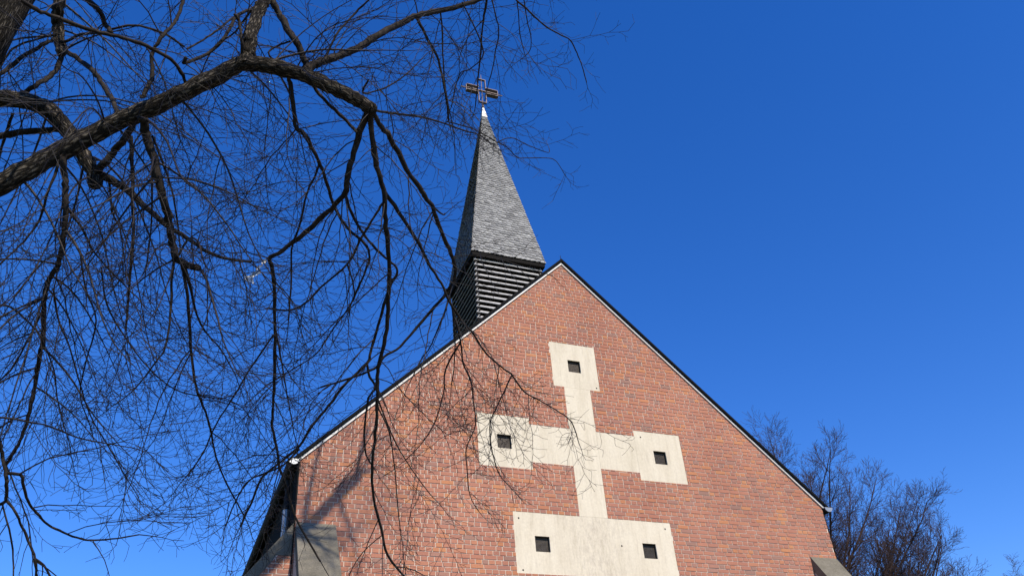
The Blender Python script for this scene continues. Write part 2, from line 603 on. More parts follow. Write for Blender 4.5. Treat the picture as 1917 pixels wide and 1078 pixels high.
for sg in (-1, 1):
    v = MB()
    L_ = math.hypot(1, SLOPE)
    y0 = -.032
    e = SL + .03
    lo, hi = .006, .047
    def rr(o): return Vector((0, y0, ZA + o * L_))
    v.prism([rr(lo), slope_pt(sg, e, lo, y0), slope_pt(sg, e, hi, y0), rr(hi)], (0, .14, 0))
    v.build('verge_board', M['white'], church)
    # eaves soffit board, dark shade sheet below it, half-round gutter with end cap
    g_ = MB()
    cx, cz, r = sg * (W + .115), ZE + .0, .096
    seg = 12
    for y0_, y1_, rr_ in ((-.07, DEPTH, r),):
        for i in range(seg):
            a0, a1 = math.pi * i / seg, math.pi * (i + 1) / seg
            p0 = (cx + r * math.cos(a0), cz - r * math.sin(a0))
            p1 = (cx + r * math.cos(a1), cz - r * math.sin(a1))
            g_.poly([(p0[0], y0_, p0[1]), (p0[0], y1_, p0[1]), (p1[0], y1_, p1[1]), (p1[0], y0_, p1[1])])
            q0 = (cx + (r - .006) * math.cos(a0), cz - (r - .006) * math.sin(a0))
            q1 = (cx + (r - .006) * math.cos(a1), cz - (r - .006) * math.sin(a1))
            g_.poly([(q1[0], y0_, q1[1]), (q1[0], y1_, q1[1]), (q0[0], y1_, q0[1]), (q0[0], y0_, q0[1])])
    gut = g_.build('gutter', M['dark_zinc'], church, smooth=True)
    cp = MB()
    ring = [(cx + (r + .004) * math.cos(math.pi * i / seg), -.078, cz - (r + .004) * math.sin(math.pi * i / seg)) for i in range(seg + 1)]
    cp.prism(ring, (0, .012, 0))
    cp.build('gutter_end_cap', M['zinc'], gut)
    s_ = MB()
    s_.prism([(sg * (W + .003), .004, Z(6.0)), (sg * (W + .022), .004, Z(6.0)), (sg * (W + .022), .004, ZE - .05), (sg * (W + .003), .004, ZE - .05)], (0, DEPTH, 0))  # added sheet over the side wall, its dark colour standing in for shade
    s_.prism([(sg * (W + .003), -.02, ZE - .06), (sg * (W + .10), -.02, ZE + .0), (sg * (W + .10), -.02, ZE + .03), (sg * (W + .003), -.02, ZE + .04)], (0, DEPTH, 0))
    s_.build('eaves_and_shade_board', M['dark_wood_and_shade'], church)

# downpipe on the left wall, gutter shadow above, sunlight below, both put into its colours
dx, dy = -W - .085, .62
dp = MB()
dp.tube((dx, dy, Z(7.42)), (dx, dy, ZE - .08), .045, 14)
dpo = dp.build('downpipe', M['dark_zinc'], church, smooth=True)
dq = MB()
dq.tube((dx, dy, .1), (dx, dy, Z(7.42)), .056, 14)
tag(dq.build('sunlit_pipe_length', M['zinc'], dpo, smooth=True), 'lower wider zinc pipe length, coloured as sunlit')

# buttresses: a forward one and a sideways one at each corner, with concrete slopes
ZT = Z(6.87)
for sg in (-1, 1):
    xi, xo = sg * 6.155 * S_, sg * 6.985 * S_
    x0, x1 = min(xi, xo), max(xi, xo)
    fs = 1.52                               # fall per metre forward
    DF = 1.15
    bo = MB()
    th = .30                                # vertical thickness of the concrete slope
    prof = [(-.0, 0), (-.0, ZT - th), (-DF, ZT - DF * fs - th), (-DF, 0)]
    bo.prism([(x0 + .012, p[0] - .002, p[1]) for p in prof], (x1 - x0 - .024, 0, 0))
    body = bo.build('buttress', M['side_brick'], church)
    cp = MB()
    prof = [(-.003, ZT), (-DF - .02, ZT - (DF + .02) * fs), (-DF - .02, ZT - (DF + .02) * fs - th), (-.003, ZT - th)]
    cp.prism([(x0, p[0], p[1]) for p in prof], (x1 - x0, 0, 0))
    tag(cp.build('coping', M['concrete'], body), 'sloping grey concrete coping')
    # sideways buttress, flush with the gable
    ws = 1.287
    xb = sg * (W + .012)
    LW = 1.5
    def zt(dx_): return Z(6.864) - dx_ * ws
    y0, y1 = .012, .62
    sb = MB()
    cp = MB()
    tv = .275
    P = [(0, zt(0)), (LW, zt(LW)), (LW, zt(LW) - tv), (.30, zt(.30) - tv), (.25, Z(6.165)), (0, Z(6.165))]
    cp.prism([(xb + sg * p[0], y0 - .008, p[1]) for p in P], (0, y1 - y0, 0))
    body_pts = [(0, 0), (LW - .03, 0), (LW - .03, zt(LW - .03) - tv), (.30, zt(.30) - tv - .002), (.25, Z(6.165) - .002), (0, Z(6.165) - .002)]
    def clipper(pl, sgn=sg, xb_=xb):
        # keep the part under the coping line
        fn = lambda p: (zt(abs(p[0] - xb_)) - tv - .004) - p[1]
        out = []
        for i in range(len(pl)):
            p, q = pl[i], pl[(i + 1) % len(pl)]
            fp, fq = fn(p), fn(q)
            if fp >= 0: out.append(p)
            if fp * fq < 0:
                t = fp / (fp - fq)
                out.append((p[0] + (q[0] - p[0]) * t, p[1] + (q[1] - p[1]) * t))
        return out
    xa, xc = sorted((xb, xb + sg * (LW - .03)))
    lay_bricks(sb, xa, xc, 0, Z(6.165) - .004, y0, [], seed=21 + sg, polyclip=clipper)
    k = len(sb.f)
    sb.prism([(xb + sg * p[0], y0 + .006, p[1]) for p in body_pts], (0, y1 - y0 - .02, 0))
    body = sb.build('buttress', M['brick'], church)
    body.data.materials.append(M['mortar'])
    mi = np.zeros(len(sb.f), dtype=np.int32)
    mi[k:] = 1
    body.data.polygons.foreach_set('material_index', mi)
    cp.build('coping', M['concrete'], body)

# ---------------------------------------------------------------- ridge turret with spire
PW, PD, PZ, PT = 1.078, 2.912, Z(18.1668), Z(26.9123)
YC = PD + PW
tm = MB()
BW = PW - .085
tm.box(-BW + .10, BW - .10, YC - BW + .10, YC + BW - .10, ZA - 1.7, PZ - .02)
turret = tm.build('turret', M['dark_wood_and_shade'], church)
post = MB()
for sx_ in (-1, 1):
    for sy_ in (-1, 1):
        px, py = sx_ * (BW - .05), YC + sy_ * (BW - .05)
        post.box(px - .045, px + .045, py - .045, py + .045, ZA - 1.7, PZ - .03)
post.build('corner_post', M['dark_wood_and_shade'], turret)
pitch = .171
for face in range(4):
    a = face * math.pi / 2
    ca, sa = math.cos(a), math.sin(a)
    lm = MB()
    rng = random.Random(40 + face)
    z = PZ - .20
    while z > ZA - 1.6:
        # board leaning outward at its foot
        t_ = .018
        yo, yi = -BW - .012, -BW + .050
        zo, zi = z - .064 + rng.uniform(-.004, .004), z + .032 + rng.uniform(-.004, .004)
        hw = BW - .004
        pts = [(-hw, yo, zo), (hw, yo, zo + rng.uniform(-.006, .006)), (hw, yi, zi), (-hw, yi, zi)]
        pts = [Vector((p[0] * ca - p[1] * sa, YC + p[0] * sa + p[1] * ca, p[2])) for p in pts]
        nrm = (pts[1] - pts[0]).cross(pts[3] - pts[0]).normalized()
        lm.prism(pts, -nrm * t_, rng.random())
        z -= pitch
    lm.build('louvre_panel', M['louvre'], turret)
# soffit under the spire's foot
sf = MB()
sf.box(-PW + .01, PW - .01, YC - PW + .01, YC + PW - .01, PZ - .16, PZ - .012)
sf.build('spire_soffit', M['dark_wood_and_shade'], turret)
# slates: real overlapping plates on four faces
sm = MB()
H = PT - PZ
CAPH = .46                                       # lead cap height below the tip
rng = random.Random(5)
for face in range(4):
    a = face * math.pi / 2
    ca, sa = math.cos(a), math.sin(a)
    Ls = math.hypot(H, PW)
    def face_pt(s, t, lift):
        """s across, t up the slope"""
        yy = -PW + t / Ls * PW
        zz = PZ + t / Ls * H
        ny, nz = -H / Ls, PW / Ls
        x, y, z = s, yy + ny * lift, zz + nz * lift
        return Vector((x * ca - y * sa, YC + x * sa + y * ca, z))
    hwid = lambda t: PW * (1 - t / Ls)
    ex = .100
    sm.poly([face_pt(-PW, 0, 0), face_pt(PW, 0, 0), face_pt(0, Ls, 0)], .2)
    row = 0
    t = -.02
    while t < Ls - CAPH * .85:
        hw = hwid(max(t, 0))
        s = -hw - rng.uniform(0, .16)
        ex_r = ex * (1 - .25 * t / Ls)
        while s < hw:
            wd = rng.uniform(.11, .18) * (1 - .25 * t / Ls)
            s0, s1 = max(s, -hw), min(s + wd, hw)
            s += wd + .004
            if s1 - s0 < .015:
                continue
            tilt = .045
            t0 = t + rng.uniform(-.012, .012)
            lift = .022 + rng.uniform(-.004, .006)
            hw1 = hwid(t0 + ex_r * 1.25)
            c0 = (s0 + s1) * .5
            drop = .022
            # asymmetric scale: lower left corner cut, lower edge slanting
            raw = [(s0, t0 + drop * 1.4), (s0 + (s1 - s0) * .25, t0 + drop * .35), (s1, t0 - drop * .5), (s1, t0 + ex_r * 1.25), (s0, t0 + ex_r * 1.25)]
            pts = []
            for (u, v_) in raw:
                hh = hwid(max(v_, 0)) + .006
                u = max(-hh, min(hh, u))
                k_ = (v_ - t0) / (ex_r * 1.25)
                pts.append(face_pt(u, v_, lift * (1 - k_) + .004))
            rv = min(1, max(0, rng.gauss(.5, .25)))
            bk = [face_pt(max(-hwid(max(v_, 0)), min(hwid(max(v_, 0)), u)), v_, -.002) for (u, v_) in raw]
            sm.poly(pts, rv)
            for k in range(3):
                sm.poly([pts[k + 1], pts[k], bk[k], bk[k + 1]], rv)
            sm.poly([pts[0], pts[4], bk[4], bk[0]], rv)
            sm.poly([pts[3], pts[2], bk[2], bk[3]], rv)
        t += ex_r
spire = sm.build('spire', M['slate'], church)
M['drip'] = mat('drip_metal', (.34, .35, .36), .5, .3)
tr = MB()                                        # light metal drip edge round the foot
for sx0, sx1, sy0, sy1 in ((-PW - .02, PW + .02, YC - PW - .022, YC - PW - .002), (-PW - .02, PW + .02, YC + PW + .002, YC + PW + .022)):
    tr.box(sx0, sx1, sy0, sy1, PZ - .027, PZ - .012)
for sx0, sx1 in ((-PW - .02, -PW - .001), (PW + .001, PW + .02)):
    tr.box(sx0, sx1, YC - PW - .001, YC + PW + .001, PZ - .027, PZ - .012)
tr.build('drip_edge', M['drip'], spire)
cpm = MB()
h0 = CAPH
wb = PW * h0 / H + .022
tz = PT + .06
n4 = [(-wb, -wb), (wb, -wb), (wb, wb), (-wb, wb)]
for i in range(4):
    j = (i + 1) % 4
    p, q_ = n4[i], n4[j]
    cpm.poly([(p[0], YC + p[1], PT - h0), (q_[0], YC + q_[1], PT - h0), (q_[0] * .22, YC + q_[1] * .22, tz), (p[0] * .22, YC + p[1] * .22, tz)])
cpm.poly([(x * .22, YC + y * .22, tz) for x, y in n4])
tag(cpm.build('spire_cap', M['lead'], spire), 'pale metal cap with a rust stain')

# cross on the spire: open frames of flat iron with rods through the middle
cr = MB()
CZ = PT + .86
A_, Bh = .56, .13                                # arm length, half width
dpth, tk = .04, .019
pts = [(-A_, -Bh), (-Bh, -Bh), (-Bh, -A_), (Bh, -A_), (Bh, -Bh), (A_, -Bh), (A_, Bh), (Bh, Bh), (Bh, A_), (-Bh, A_), (-Bh, Bh), (-A_, Bh)]
for i in range(12):
    p, q_ = pts[i], pts[(i + 1) % 12]
    x0, x1 = min(p[0], q_[0]) - tk / 2, max(p[0], q_[0]) + tk / 2
    z0, z1 = min(p[1], q_[1]) - tk / 2, max(p[1], q_[1]) + tk / 2
    if p[1] == q_[1]:                            # horizontal strip runs between the uprights
        x0 += tk; x1 -= tk
    dp_ = .075 if p[1] == q_[1] and abs(p[1]) < A_ - .1 else dpth
    cr.box(x0, x1, YC - dp_, YC + dp_, CZ + z0, CZ + z1)
rods = MB()
cr.tube((0, YC, PT - .1), (0, YC, CZ + .82), .020, 8, .012)
cr.tube((-A_ - .17, YC, CZ), (A_ + .17, YC, CZ), .022, 8)
cr.box(-A_ + .03, A_ - .03, YC - .04, YC + .04, CZ - .010, CZ + .010)
cr.tube((0, YC, PT + .05), (0, YC, PT + .16), .055, 10, .035)
cr.tube((0, YC, PT + .20), (0, YC, PT + .24), .045, 10)
cr.build('spire_cross', M['rust'], spire)

# ------------------------------------------------------------------ trees: tubes with numpy
class Tubes:
    def __init__(s):
        s.V, s.F, s.UV, s.n = [], [], [], 0

    def add(s, pts, rad, sides=5, cap=False, wob=0.0, rng=None):
        P = np.asarray(pts, dtype=np.float64)
        r = np.asarray(rad, dtype=np.float64)
        n = len(P)
        if n < 2:
            return
        T = np.empty_like(P)
        T[1:-1] = P[2:] - P[:-2]
        T[0] = P[1] - P[0]
        T[-1] = P[-1] - P[-2]
        T /= np.linalg.norm(T, axis=1)[:, None] + 1e-12
        m_ = np.abs(T).max(0)
        ref = np.zeros(3)
        ref[int(np.argmin(m_))] = 1
        A = np.cross(T, ref)
        A /= np.linalg.norm(A, axis=1)[:, None] + 1e-12
        B = np.cross(T, A)
        th = np.arange(sides) * 2 * np.pi / sides
        rr = np.repeat(r[:, None], sides, 1)
        if wob and rng is not None:
            ns = np.array([[rng.gauss(0, 1) for _ in range(sides)] for _ in range(n)])
            ns = (ns + np.roll(ns, 1, 1) + np.roll(ns, 1, 0)) / 1.73
            rr = rr * (1 + wob * ns)
        V = P[:, None, :] + (A[:, None, :] * np.cos(th)[None, :, None] + B[:, None, :] * np.sin(th)[None, :, None]) * rr[:, :, None]
        s.V.append(V.reshape(-1, 3))
        base = s.n
        i = np.arange(n - 1)[:, None] * sides
        j = np.arange(sides)[None, :]
        j2 = (j + 1) % sides
        f = np.stack([base + i + j, base + i + j2, base + i + sides + j2, base + i + sides + j], -1).reshape(-1, 4)
        s.F.append(f)
        ln = np.concatenate([[0], np.cumsum(np.linalg.norm(P[1:] - P[:-1], axis=1))])
        rm_ = float(r.mean())
        u0 = np.arange(sides) / sides * 2 * np.pi * rm_
        u1 = (np.arange(sides) + 1) / sides * 2 * np.pi * rm_
        a = np.broadcast_to
        shp = (n - 1, sides)
        UV = np.stack([np.stack([a(u0, shp), a(ln[:-1, None], shp)], -1), np.stack([a(u1, shp), a(ln[:-1, None], shp)], -1),
                       np.stack([a(u1, shp), a(ln[1:, None], shp)], -1), np.stack([a(u0, shp), a(ln[1:, None], shp)], -1)], 2).reshape(-1, 2)
        s.UV.append(UV)
        s.n += n * sides

    def build(s, name, material, parent=None):
        V = np.concatenate(s.V)
        F = np.concatenate(s.F)
        UV = np.concatenate(s.UV)
        me = bpy.data.meshes.new(name)
        me.vertices.add(len(V))
        me.vertices.foreach_set('co', V.astype(np.float32).ravel())
        me.loops.add(F.size)
        me.loops.foreach_set('vertex_index', F.astype(np.int32).ravel())
        me.polygons.add(len(F))
        me.polygons.foreach_set('loop_start', np.arange(0, F.size, 4, dtype=np.int32))
        me.polygons.foreach_set('use_smooth', np.ones(len(F), dtype=bool))
        u = me.uv_layers.new(name='UVMap')
        u.data.foreach_set('uv', UV.astype(np.float32).ravel())
        me.update(calc_edges=True)
        me.validate()
        return link(name, me, material, parent)

UP = Vector((0, 0, 1))
def rvec(rng):
    while True:
        v = Vector((rng.uniform(-1, 1), rng.uniform(-1, 1), rng.uniform(-1, 1)))
        if .05 < v.length < 1:
            return v.normalized()

def spray(T, rng, p, d, Ln, r0, level, hang=1.0, nrm=None):
    """a twig that zigzags, droops and lifts its tip, with side twigs in one plane"""
    step = (.10, .075, .055)[level]
    n = max(3, int(Ln / step))
    step = Ln / n
    pts, rads = [p.copy()], [r0]
    d = d.normalized()
    if nrm is None:
        nrm = (UP * .7 + rvec(rng) * .8).normalized()
    out = Vector((d.x, d.y, 0)) + Vector((rng.uniform(-1, 1), rng.uniform(-1, 1), 0)) * .6
    out = out.normalized() if out.length > .01 else Vector((1, 0, 0))
    side = rng.choice((-1, 1))
    k = (.15, .10, .04)[level]
    for i in range(n):
        t = (i + .5) / n
        tgt = (-UP * hang) if t < .5 else (out * .9 + UP * (.25 - .2 * hang))
        s_ = d.cross(nrm)
        if s_.length < .1:
            s_ = d.orthogonal()
        s_.normalize()
        d = (d + tgt * k * rng.uniform(.5, 1.5) + rvec(rng) * (.11, .13, .16)[level] - s_ * side * (.13, .17, .10)[level]).normalized()
        q = pts[-1] + d * step
        pts.append(q)
        rads.append(max(r0 * (1 - .74 * (i + 1) / n), (.0026, .0021, .0018)[level]))
        side = -side
        if level < 2 and t > (.10, .12)[level] and rng.random() < (.92, .50)[level]:
            ang = R(rng.uniform(30, 58))
            cdir = d * math.cos(ang) + s_ * side * math.sin(ang) + nrm * rng.uniform(-.22, .22)
            if level == 0:
                cl = min(max(Ln * rng.uniform(.16, .46) * (1.15 - .75 * t), .12), .85)
                spray(T, rng, q, cdir, cl, max(.0027, min(r0 * .6, .0044) * rng.uniform(.75, 1)), 1, hang * .8, nrm)
            else:
                spray(T, rng, q, cdir, rng.uniform(.06, .24) * (1.1 - .6 * t), .0020, 2, hang * .2, nrm)
    T.add(pts, rads, (4, 3, 3)[level])

def catmull(P, k=4):
    out = []
    n = len(P)
    for i in range(n - 1):
        p0, p1, p2, p3 = P[max(i - 1, 0)], P[i], P[i + 1], P[min(i + 2, n - 1)]
        for j in range(k):
            t = j / k
            out.append(.5 * ((2 * p1) + (p2 - p0) * t + (2 * p0 - 5 * p1 + 4 * p2 - p3) * t * t + (3 * p1 - p0 - 3 * p2 + p3) * t ** 3))
    out.append(P[-1])
    return out

tree = empty('deciduous_tree', at(-215, 900, 7.0) * 0)
TREE = random.Random(2024)
twigs = Tubes()

# Branches measured in the photograph. Each: name, depth at start and end (m), width at start and end (photo px),
# shoots per metre, length scale of shoots, pixel polyline
BR = []
def T(name, d0, d1, w0, w1, den, ls, s):
    v = [float(x) for x in s.split()]
    BR.append((name, d0, d1, w0, w1, den, ls, list(zip(v[0::2], v[1::2]))))

# -- the heavy limbs
T('limb', 6.9, 7.8, 50, 25, 5, .8, '-330 545 -240 470 -120 405 0 345 100 292 200 238 300 194 400 146 450 121 500 123 550 135 600 153 650 178 684 196 694 206')
T('limb', 8.6, 8.3, 40, 26, 4, 1, '-260 330 -160 225 -70 188 0 183 50 190 92 206 120 236 152 284 172 318 180 345')
T('branch', 8.3, 8.9, 17, 4, 7, 1, '176 325 200 333 236 356 270 386 306 416 351 446 391 473 431 486 471 490')
T('branch', 8.3, 8.0, 14, 13, 2, .8, '182 322 193 308 208 290 222 274 236 256 252 226')
T('limb', 8.5, 8.6, 13, 12, 3, 1, '-150 300 -60 266 0 255 50 247 100 243 125 240')
T('branch', 8.6, 8.9, 6, 4, 4, 1, '24 212 15 240 4 275 -10 310 -30 350')
T('limb', 7.3, 7.6, 17, 13, 6, 1, '268 222 273 250 288 296 300 350 313 400 320 440 328 478 343 492 372 502')
T('branch', 7.6, 8.4, 7, 2.5, 6, 1, '340 490 349 540 354 605 359 665 367 725 384 770 394 804 404 854 424 904 459 969')
T('branch', 7.6, 8.0, 6, 2, 7, 1, '345 492 357 540 369 590 384 620 414 655 440 700')
T('branch', 7.6, 7.2, 6, 2, 7, 1, '328 478 322 520 319 590 309 650 294 675 250 730 210 760')
T('branch', 7.6, 7.4, 4, 2, 6, .9, '330 485 300 500 270 520 240 545')
T('limb', 7.2, 7.3, 12, 6, 7, 1, '118 290 120 320 122 350 123 390 118 450 108 496 90 528 82 565 80 630 72 680 65 725 50 790 30 840 10 870')
T('branch', 7.3, 7.0, 5, 3, 6, 1, '84 560 75 590 50 640 25 685 0 712 -20 730')
T('branch', 7.2, 7.0, 6, 3, 5, 1, '110 300 105 320 90 360 75 410 50 446 30 466 0 495 -20 520')
T('branch', 7.2, 8.0, 5, 2.5, 6, 1, '122 375 130 396 155 430 175 470 200 500 230 531 260 560')
T('branch', 8.3, 8.2, 8, 4, 6, 1, '245 255 246 290 248 320 248 380 250 436 245 500 240 560 236 620')
T('branch', 8.3, 8.5, 5, 2.5, 6, 1, '196 325 205 345 210 396 225 430 232 480')
T('branch', 7.3, 8.0, 5, 3, 6, 1, '285 255 295 280 310 320 325 370 333 420 338 470')
# -- crown in the top left corner
T('limb', 9.4, 9.2, 24, 19, 5, 1, '126 -60 116 -20 109 15 108 45 111 73 116 98')
T('branch', 9.2, 8.7, 10, 9, 2, .8, '117 95 107 129 89 147 67 160 47 172 30 182')
T('branch', 9.2, 7.9, 9, 9, 3, .8, '116 94 130 100 151 114 176 136 189 154 203 176 214 198 222 214')
T('branch', 9.2, 9.0, 7, 9, 3, .9, '104 74 96 77 73 88 44 106 18 126 0 138 -30 150')
T('branch', 9.2, 9.2, 4, 4, 3, .9, '106 64 94 67 62 76 29 88 10 110 -10 150')
T('branch', 9.2, 8.9, 6, 6, 4, .9, '112 78 125 77 145 67 178 61 210 63')
T('branch', 6.6, 7.6, 8, 7, 6, .9, '40 0 67 18 102 31 134 45 169 56 200 64 240 74 285 92 321 113 340 136 347 158')
T('branch', 8.6, 8.6, 10, 9, 4, 1, '150 -30 165 0 185 21 198 46 208 60')
T('branch', 8.0, 8.2, 5, 4, 6, 1, '210 55 250 48 300 60 345 88')
T('branch', 7.5, 8.2, 7, 6, 5, 1, '350 108 346 118 391 100 421 70 436 42 447 27 470 20')
T('branch', 7.6, 7.6, 6, 6, 4, .9, '455 108 453 75 447 40 440 28')
T('branch', 8.0, 9.5, 4, 3, 6, 1, '350 92 380 75 410 55 445 28 500 2 540 -30')
T('limb', 7.3, 7.8, 9, 6, 4, .8, '266 184 276 165 286 140 284 105 300 72 320 50 336 25 345 -10')
# -- the middle of the limb, top centre
T('limb', 7.55, 8.3, 27, 20, 5, 1, '459 122 463 108 467 88 470 65 481 30 494 0 510 -45')
T('limb', 8.3, 7.9, 13, 13, 4, 1, '500 -30 512 4 525 30 545 65 560 87 572 118 577 130')
T('limb', 7.75, 9.6, 17, 7, 6, 1.1, '560 136 575 131 590 120 625 108 665 93 700 70 751 43 781 30 841 17 896 0 960 -28')
T('branch', 8.1, 8.5, 4, 3.5, 5, 1, '608 112 630 65 665 25 690 0 720 -30')
T('branch', 9.0, 9.3, 6, 3.5, 6, 1, '776 30 783 38 801 75 818 105 828 145 836 185 840 226')
T('branch', 9.2, 9.6, 3.5, 2, 6, .9, '824 20 828 55 829 100 832 150 838 190 850 250')
T('branch', 9.4, 10.2, 5, 2, 5, .8, '912 -10 908 20 902 60 899 110 895 150 890 200')
T('branch', 9.4, 10.2, 4, 1.8, 4, .4, '960 -4 985 16 1005 36 1030 55 1050 66 1068 76 1080 100 1090 125 1098 155')
T('branch', 9.6, 10.2, 2.5, 1.5, 4, .4, '980 -5 984 20 988 45 994 70 992 95 975 112')
T('branch', 9.6, 10.0, 2.5, 1.5, 4, .4, '968 2 971 30 973 60 978 85 983 104')
T('branch', 9.3, 9.6, 3, 2, 5, .8, '920 -5 928 30 934 60 928 95 922 130 915 155')
T('branch', 9.0, 9.4, 3, 2, 6, .9, '865 4 885 45 905 100 880 130 860 140 845 200')
T('branch', 8.0, 8.1, 4, 3, 6, .9, '543 78 520 86 503 98 512 112 540 120')
T('branch', 7.8, 8.3, 4, 2, 8, 1, '470 20 440 60 400 90 380 130 360 180')
# -- what hangs from the limb's end
T('branch', 7.8, 8.2, 13, 8, 5, 1, '692 200 678 235 662 285 652 330 645 365 610 400 560 445 520 474 503 484')
T('branch', 8.2, 8.5, 8, 3.5, 5, 1, '504 482 513 520 514 560 515 640 514 700 511 760 510 800 518 835 523 874 535 905 550 960 570 1000 600 1050')
T('branch', 7.8, 9.1, 12, 4, 4, 1, '693 200 697 260 705 310 718 355 720 400 725 450 729 500 727 545 724 615 712 670 707 705 707 750 703 810 697 870 699 930 714 990 726 1040 760 1082')
T('branch', 7.8, 9.2, 11, 7, 4, 1, '697 208 716 240 731 258 761 316 790 358 797 370 811 391 821 421 841 466 852 500 850 525 836 545')
T('branch', 8.9, 8.9, 5, 3, 3, .6, '797 368 812 388 828 401 834 400')
T('branch', 8.2, 9.6, 8, 3, 5, 1, '719 357 746 396 781 451 801 491 826 531 842 565 866 602 886 624 906 656 935 684 958 700')
T('branch', 9.6, 10.2, 3.4, 1.6, 16, .6, '958 700 982 733 1008 748 1039 766 1070 790 1084 830')
T('branch', 9.6, 9.9, 3.2, 1.6, 14, .6, '958 702 931 760 918 790 920 835 933 884 955 912')
T('branch', 9.4, 9.9, 4, 1.6, 12, .6, '846 572 858 620 864 650 867 680 882 715 886 750 890 795 873 839 875 884 880 928 896 956')
T('branch', 9.3, 9.8, 3.5, 1.8, 11, .7, '862 640 835 690 830 735 814 790 789 830 760 860')
T('branch', 9.1, 8.8, 6, 3.5, 5, 1, '838 548 815 572 789 602 749 648 719 668 700 690 660 706 600 725')
T('branch', 9.3, 9.1, 4, 2, 7, .9, '842 552 834 580 820 615 805 650 790 670 770 710')
T('branch', 9.2, 9.4, 3.5, 2, 6, .9, '842 556 848 590 852 640 850 690 845 720')
T('branch', 7.6, 8.6, 9, 4, 5, 1, '538 142 543 155 550 200 554 240 570 250 588 285 600 310 613 346 628 391 650 426 686 461 690 490 670 540 659 565')
T('branch', 8.0, 8.4, 4.5, 3, 6, 1, '597 308 590 330 575 361 560 426 550 451 545 476 545 530 540 600')
T('branch', 8.1, 8.8, 6, 4.5, 4, 1, '647 366 652 385 670 421 690 451 720 481 738 496 744 510 735 525')
T('branch', 8.8, 8.9, 6, 4, 4, 1, '735 522 719 570 705 620 694 660 687 680 650 715 615 760 585 795 560 835 525 865 490 895 475 930 450 985')
T('branch', 8.8, 9.0, 5, 3, 5, 1, '687 680 692 705 703 725 690 745 682 805 684 845 694 868')
T('branch', 8.8, 9.2, 3, 1.6, 6, .9, '707 750 709 765 729 810 739 880 744 940 750 1000')
T('branch', 8.9, 9.4, 3.5, 1.8, 6, .9, '705 740 739 825 779 890 810 930')
T('branch', 8.3, 8.6, 5, 3.5, 5, 1, '727 366 713 386 695 416 673 451 651 494 600 538 575 565 545 580 500 577')
T('branch', 8.5, 8.7, 3.5, 2, 6, 1, '651 496 662 535 659 565 624 615 594 660 550 690 500 720')
T('branch', 7.7, 7.9, 7, 6, 3, .8, '580 150 593 170 620 200 650 228 668 248')
T('branch', 7.8, 10.2, 5.5, 2.6, 4, .5, '698 206 720 210 740 213 791 220 836 233 870 245 898 253 915 266 927 271')
T('branch', 9.8, 10.8, 2.6, 1.3, 3, .3, '836 228 864 235 887 242 909 254 930 266 949 275 967 294 983 296 1025 296 1042 303 1058 328')
T('branch', 10.0, 10.7, 2.2, 1.3, 3, .3, '930 267 946 260 961 259 976 266 998 276 1026 286 1028 278')
T('branch', 8.0, 8.8, 4, 2, 6, .9, '690 150 680 175 720 165 760 140 800 100')
T('branch', 8.5, 8.6, 3.5, 2.5, 5, 1, '512 627 465 695 439 740 404 795 379 850 350 890')
T('branch', 8.4, 8.7, 4, 2, 6, .9, '516 620 525 665 535 725 545 780 550 810')
T('branch', 8.4, 8.9, 4, 2.2, 6, 1, '560 840 530 870 500 884 465 900 440 940 420 990')
# -- bottom left
T('branch', 6.6, 6.7, 8, 6, 4, .9, '-14 790 0 833 6 860 11 888 12 913 10 937 0 944')
T('branch', 6.7, 7.3, 6.5, 2.5, 6, .9, '12 886 39 888 43 904 53 938 69 960 91 982 119 996 152 1008 177 1010 220 1007 260 1000')
T('branch', 6.7, 6.7, 5, 4.5, 4, .9, '11 936 28 957 41 985 55 1018 66 1046 68 1085')
T('branch', 6.7, 6.8, 4.5, 4, 4, .9, '66 1046 83 1058 97 1085')
T('branch', 6.7, 6.7, 3.5, 3, 4, .9, '5 945 17 990 24 1029 25 1085')
T('branch', 6.4, 7.2, 4.5, 2, 3, .8, '-20 779 0 781 28 784 55 790 83 795 111 805 138 816 166 824 199 830 250 838')
T('branch', 7.0, 7.6, 4, 2, 6, 1, '-10 570 20 575 50 600 75 630 100 690 110 760 130 830')
T('branch', 7.3, 7.7, 4, 2, 6, 1, '100 540 110 600 130 650 150 720 170 780 200 830 240 900')
T('branch', 7.4, 8.0, 4, 2, 6, 1, '150 470 160 540 180 600 160 680 150 740 170 800')
T('branch', 7.6, 8.0, 3.5, 2, 6, 1, '190 500 200 570 240 640 280 690 330 730 400 745')

def seg_len(P):
    return [(P[i + 1] - P[i]).length for i in range(len(P) - 1)]

TRACED = []
for (nm, d0, d1, w0, w1, den, ls, px) in BR:
    cum = [0]
    for i in range(len(px) - 1):
        cum.append(cum[-1] + math.hypot(px[i + 1][0] - px[i][0], px[i + 1][1] - px[i][1]))
    P, Rr = [], []
    ph = TREE.uniform(0, 6)
    for (x, y), c_ in zip(px, cum):
        t = c_ / cum[-1]
        dep = d0 + (d1 - d0) * t + .06 * math.sin(ph + 9 * t) * min(1, 6 * t)
        P.append(at(x, y, dep))
        Rr.append((w0 + (w1 - w0) * t ** .8) * .5 * dep / FPX)
    k = 6 if nm == 'limb' else 4
    Q = catmull(P, k)
    RR = []
    for i in range(len(Rr) - 1):
        RR += [Rr[i] + (Rr[i + 1] - Rr[i]) * j / k for j in range(k)]
    RR.append(Rr[-1])
    for i in range(1, len(Q) - 1):
        Q[i] = Q[i] + rvec(TREE) * min(.30 * RR[i], .008)
    if nm == 'limb' or RR[-1] > .012:
        e_ = (Q[-1] - Q[-2]).normalized()
        r_ = RR[-1]
        Q += [Q[-1] + e_ * r_ * .5, Q[-1] + e_ * r_ * .8]
        RR += [r_ * .75, r_ * .12]
    TRACED.append((nm, Q, RR, den, ls))

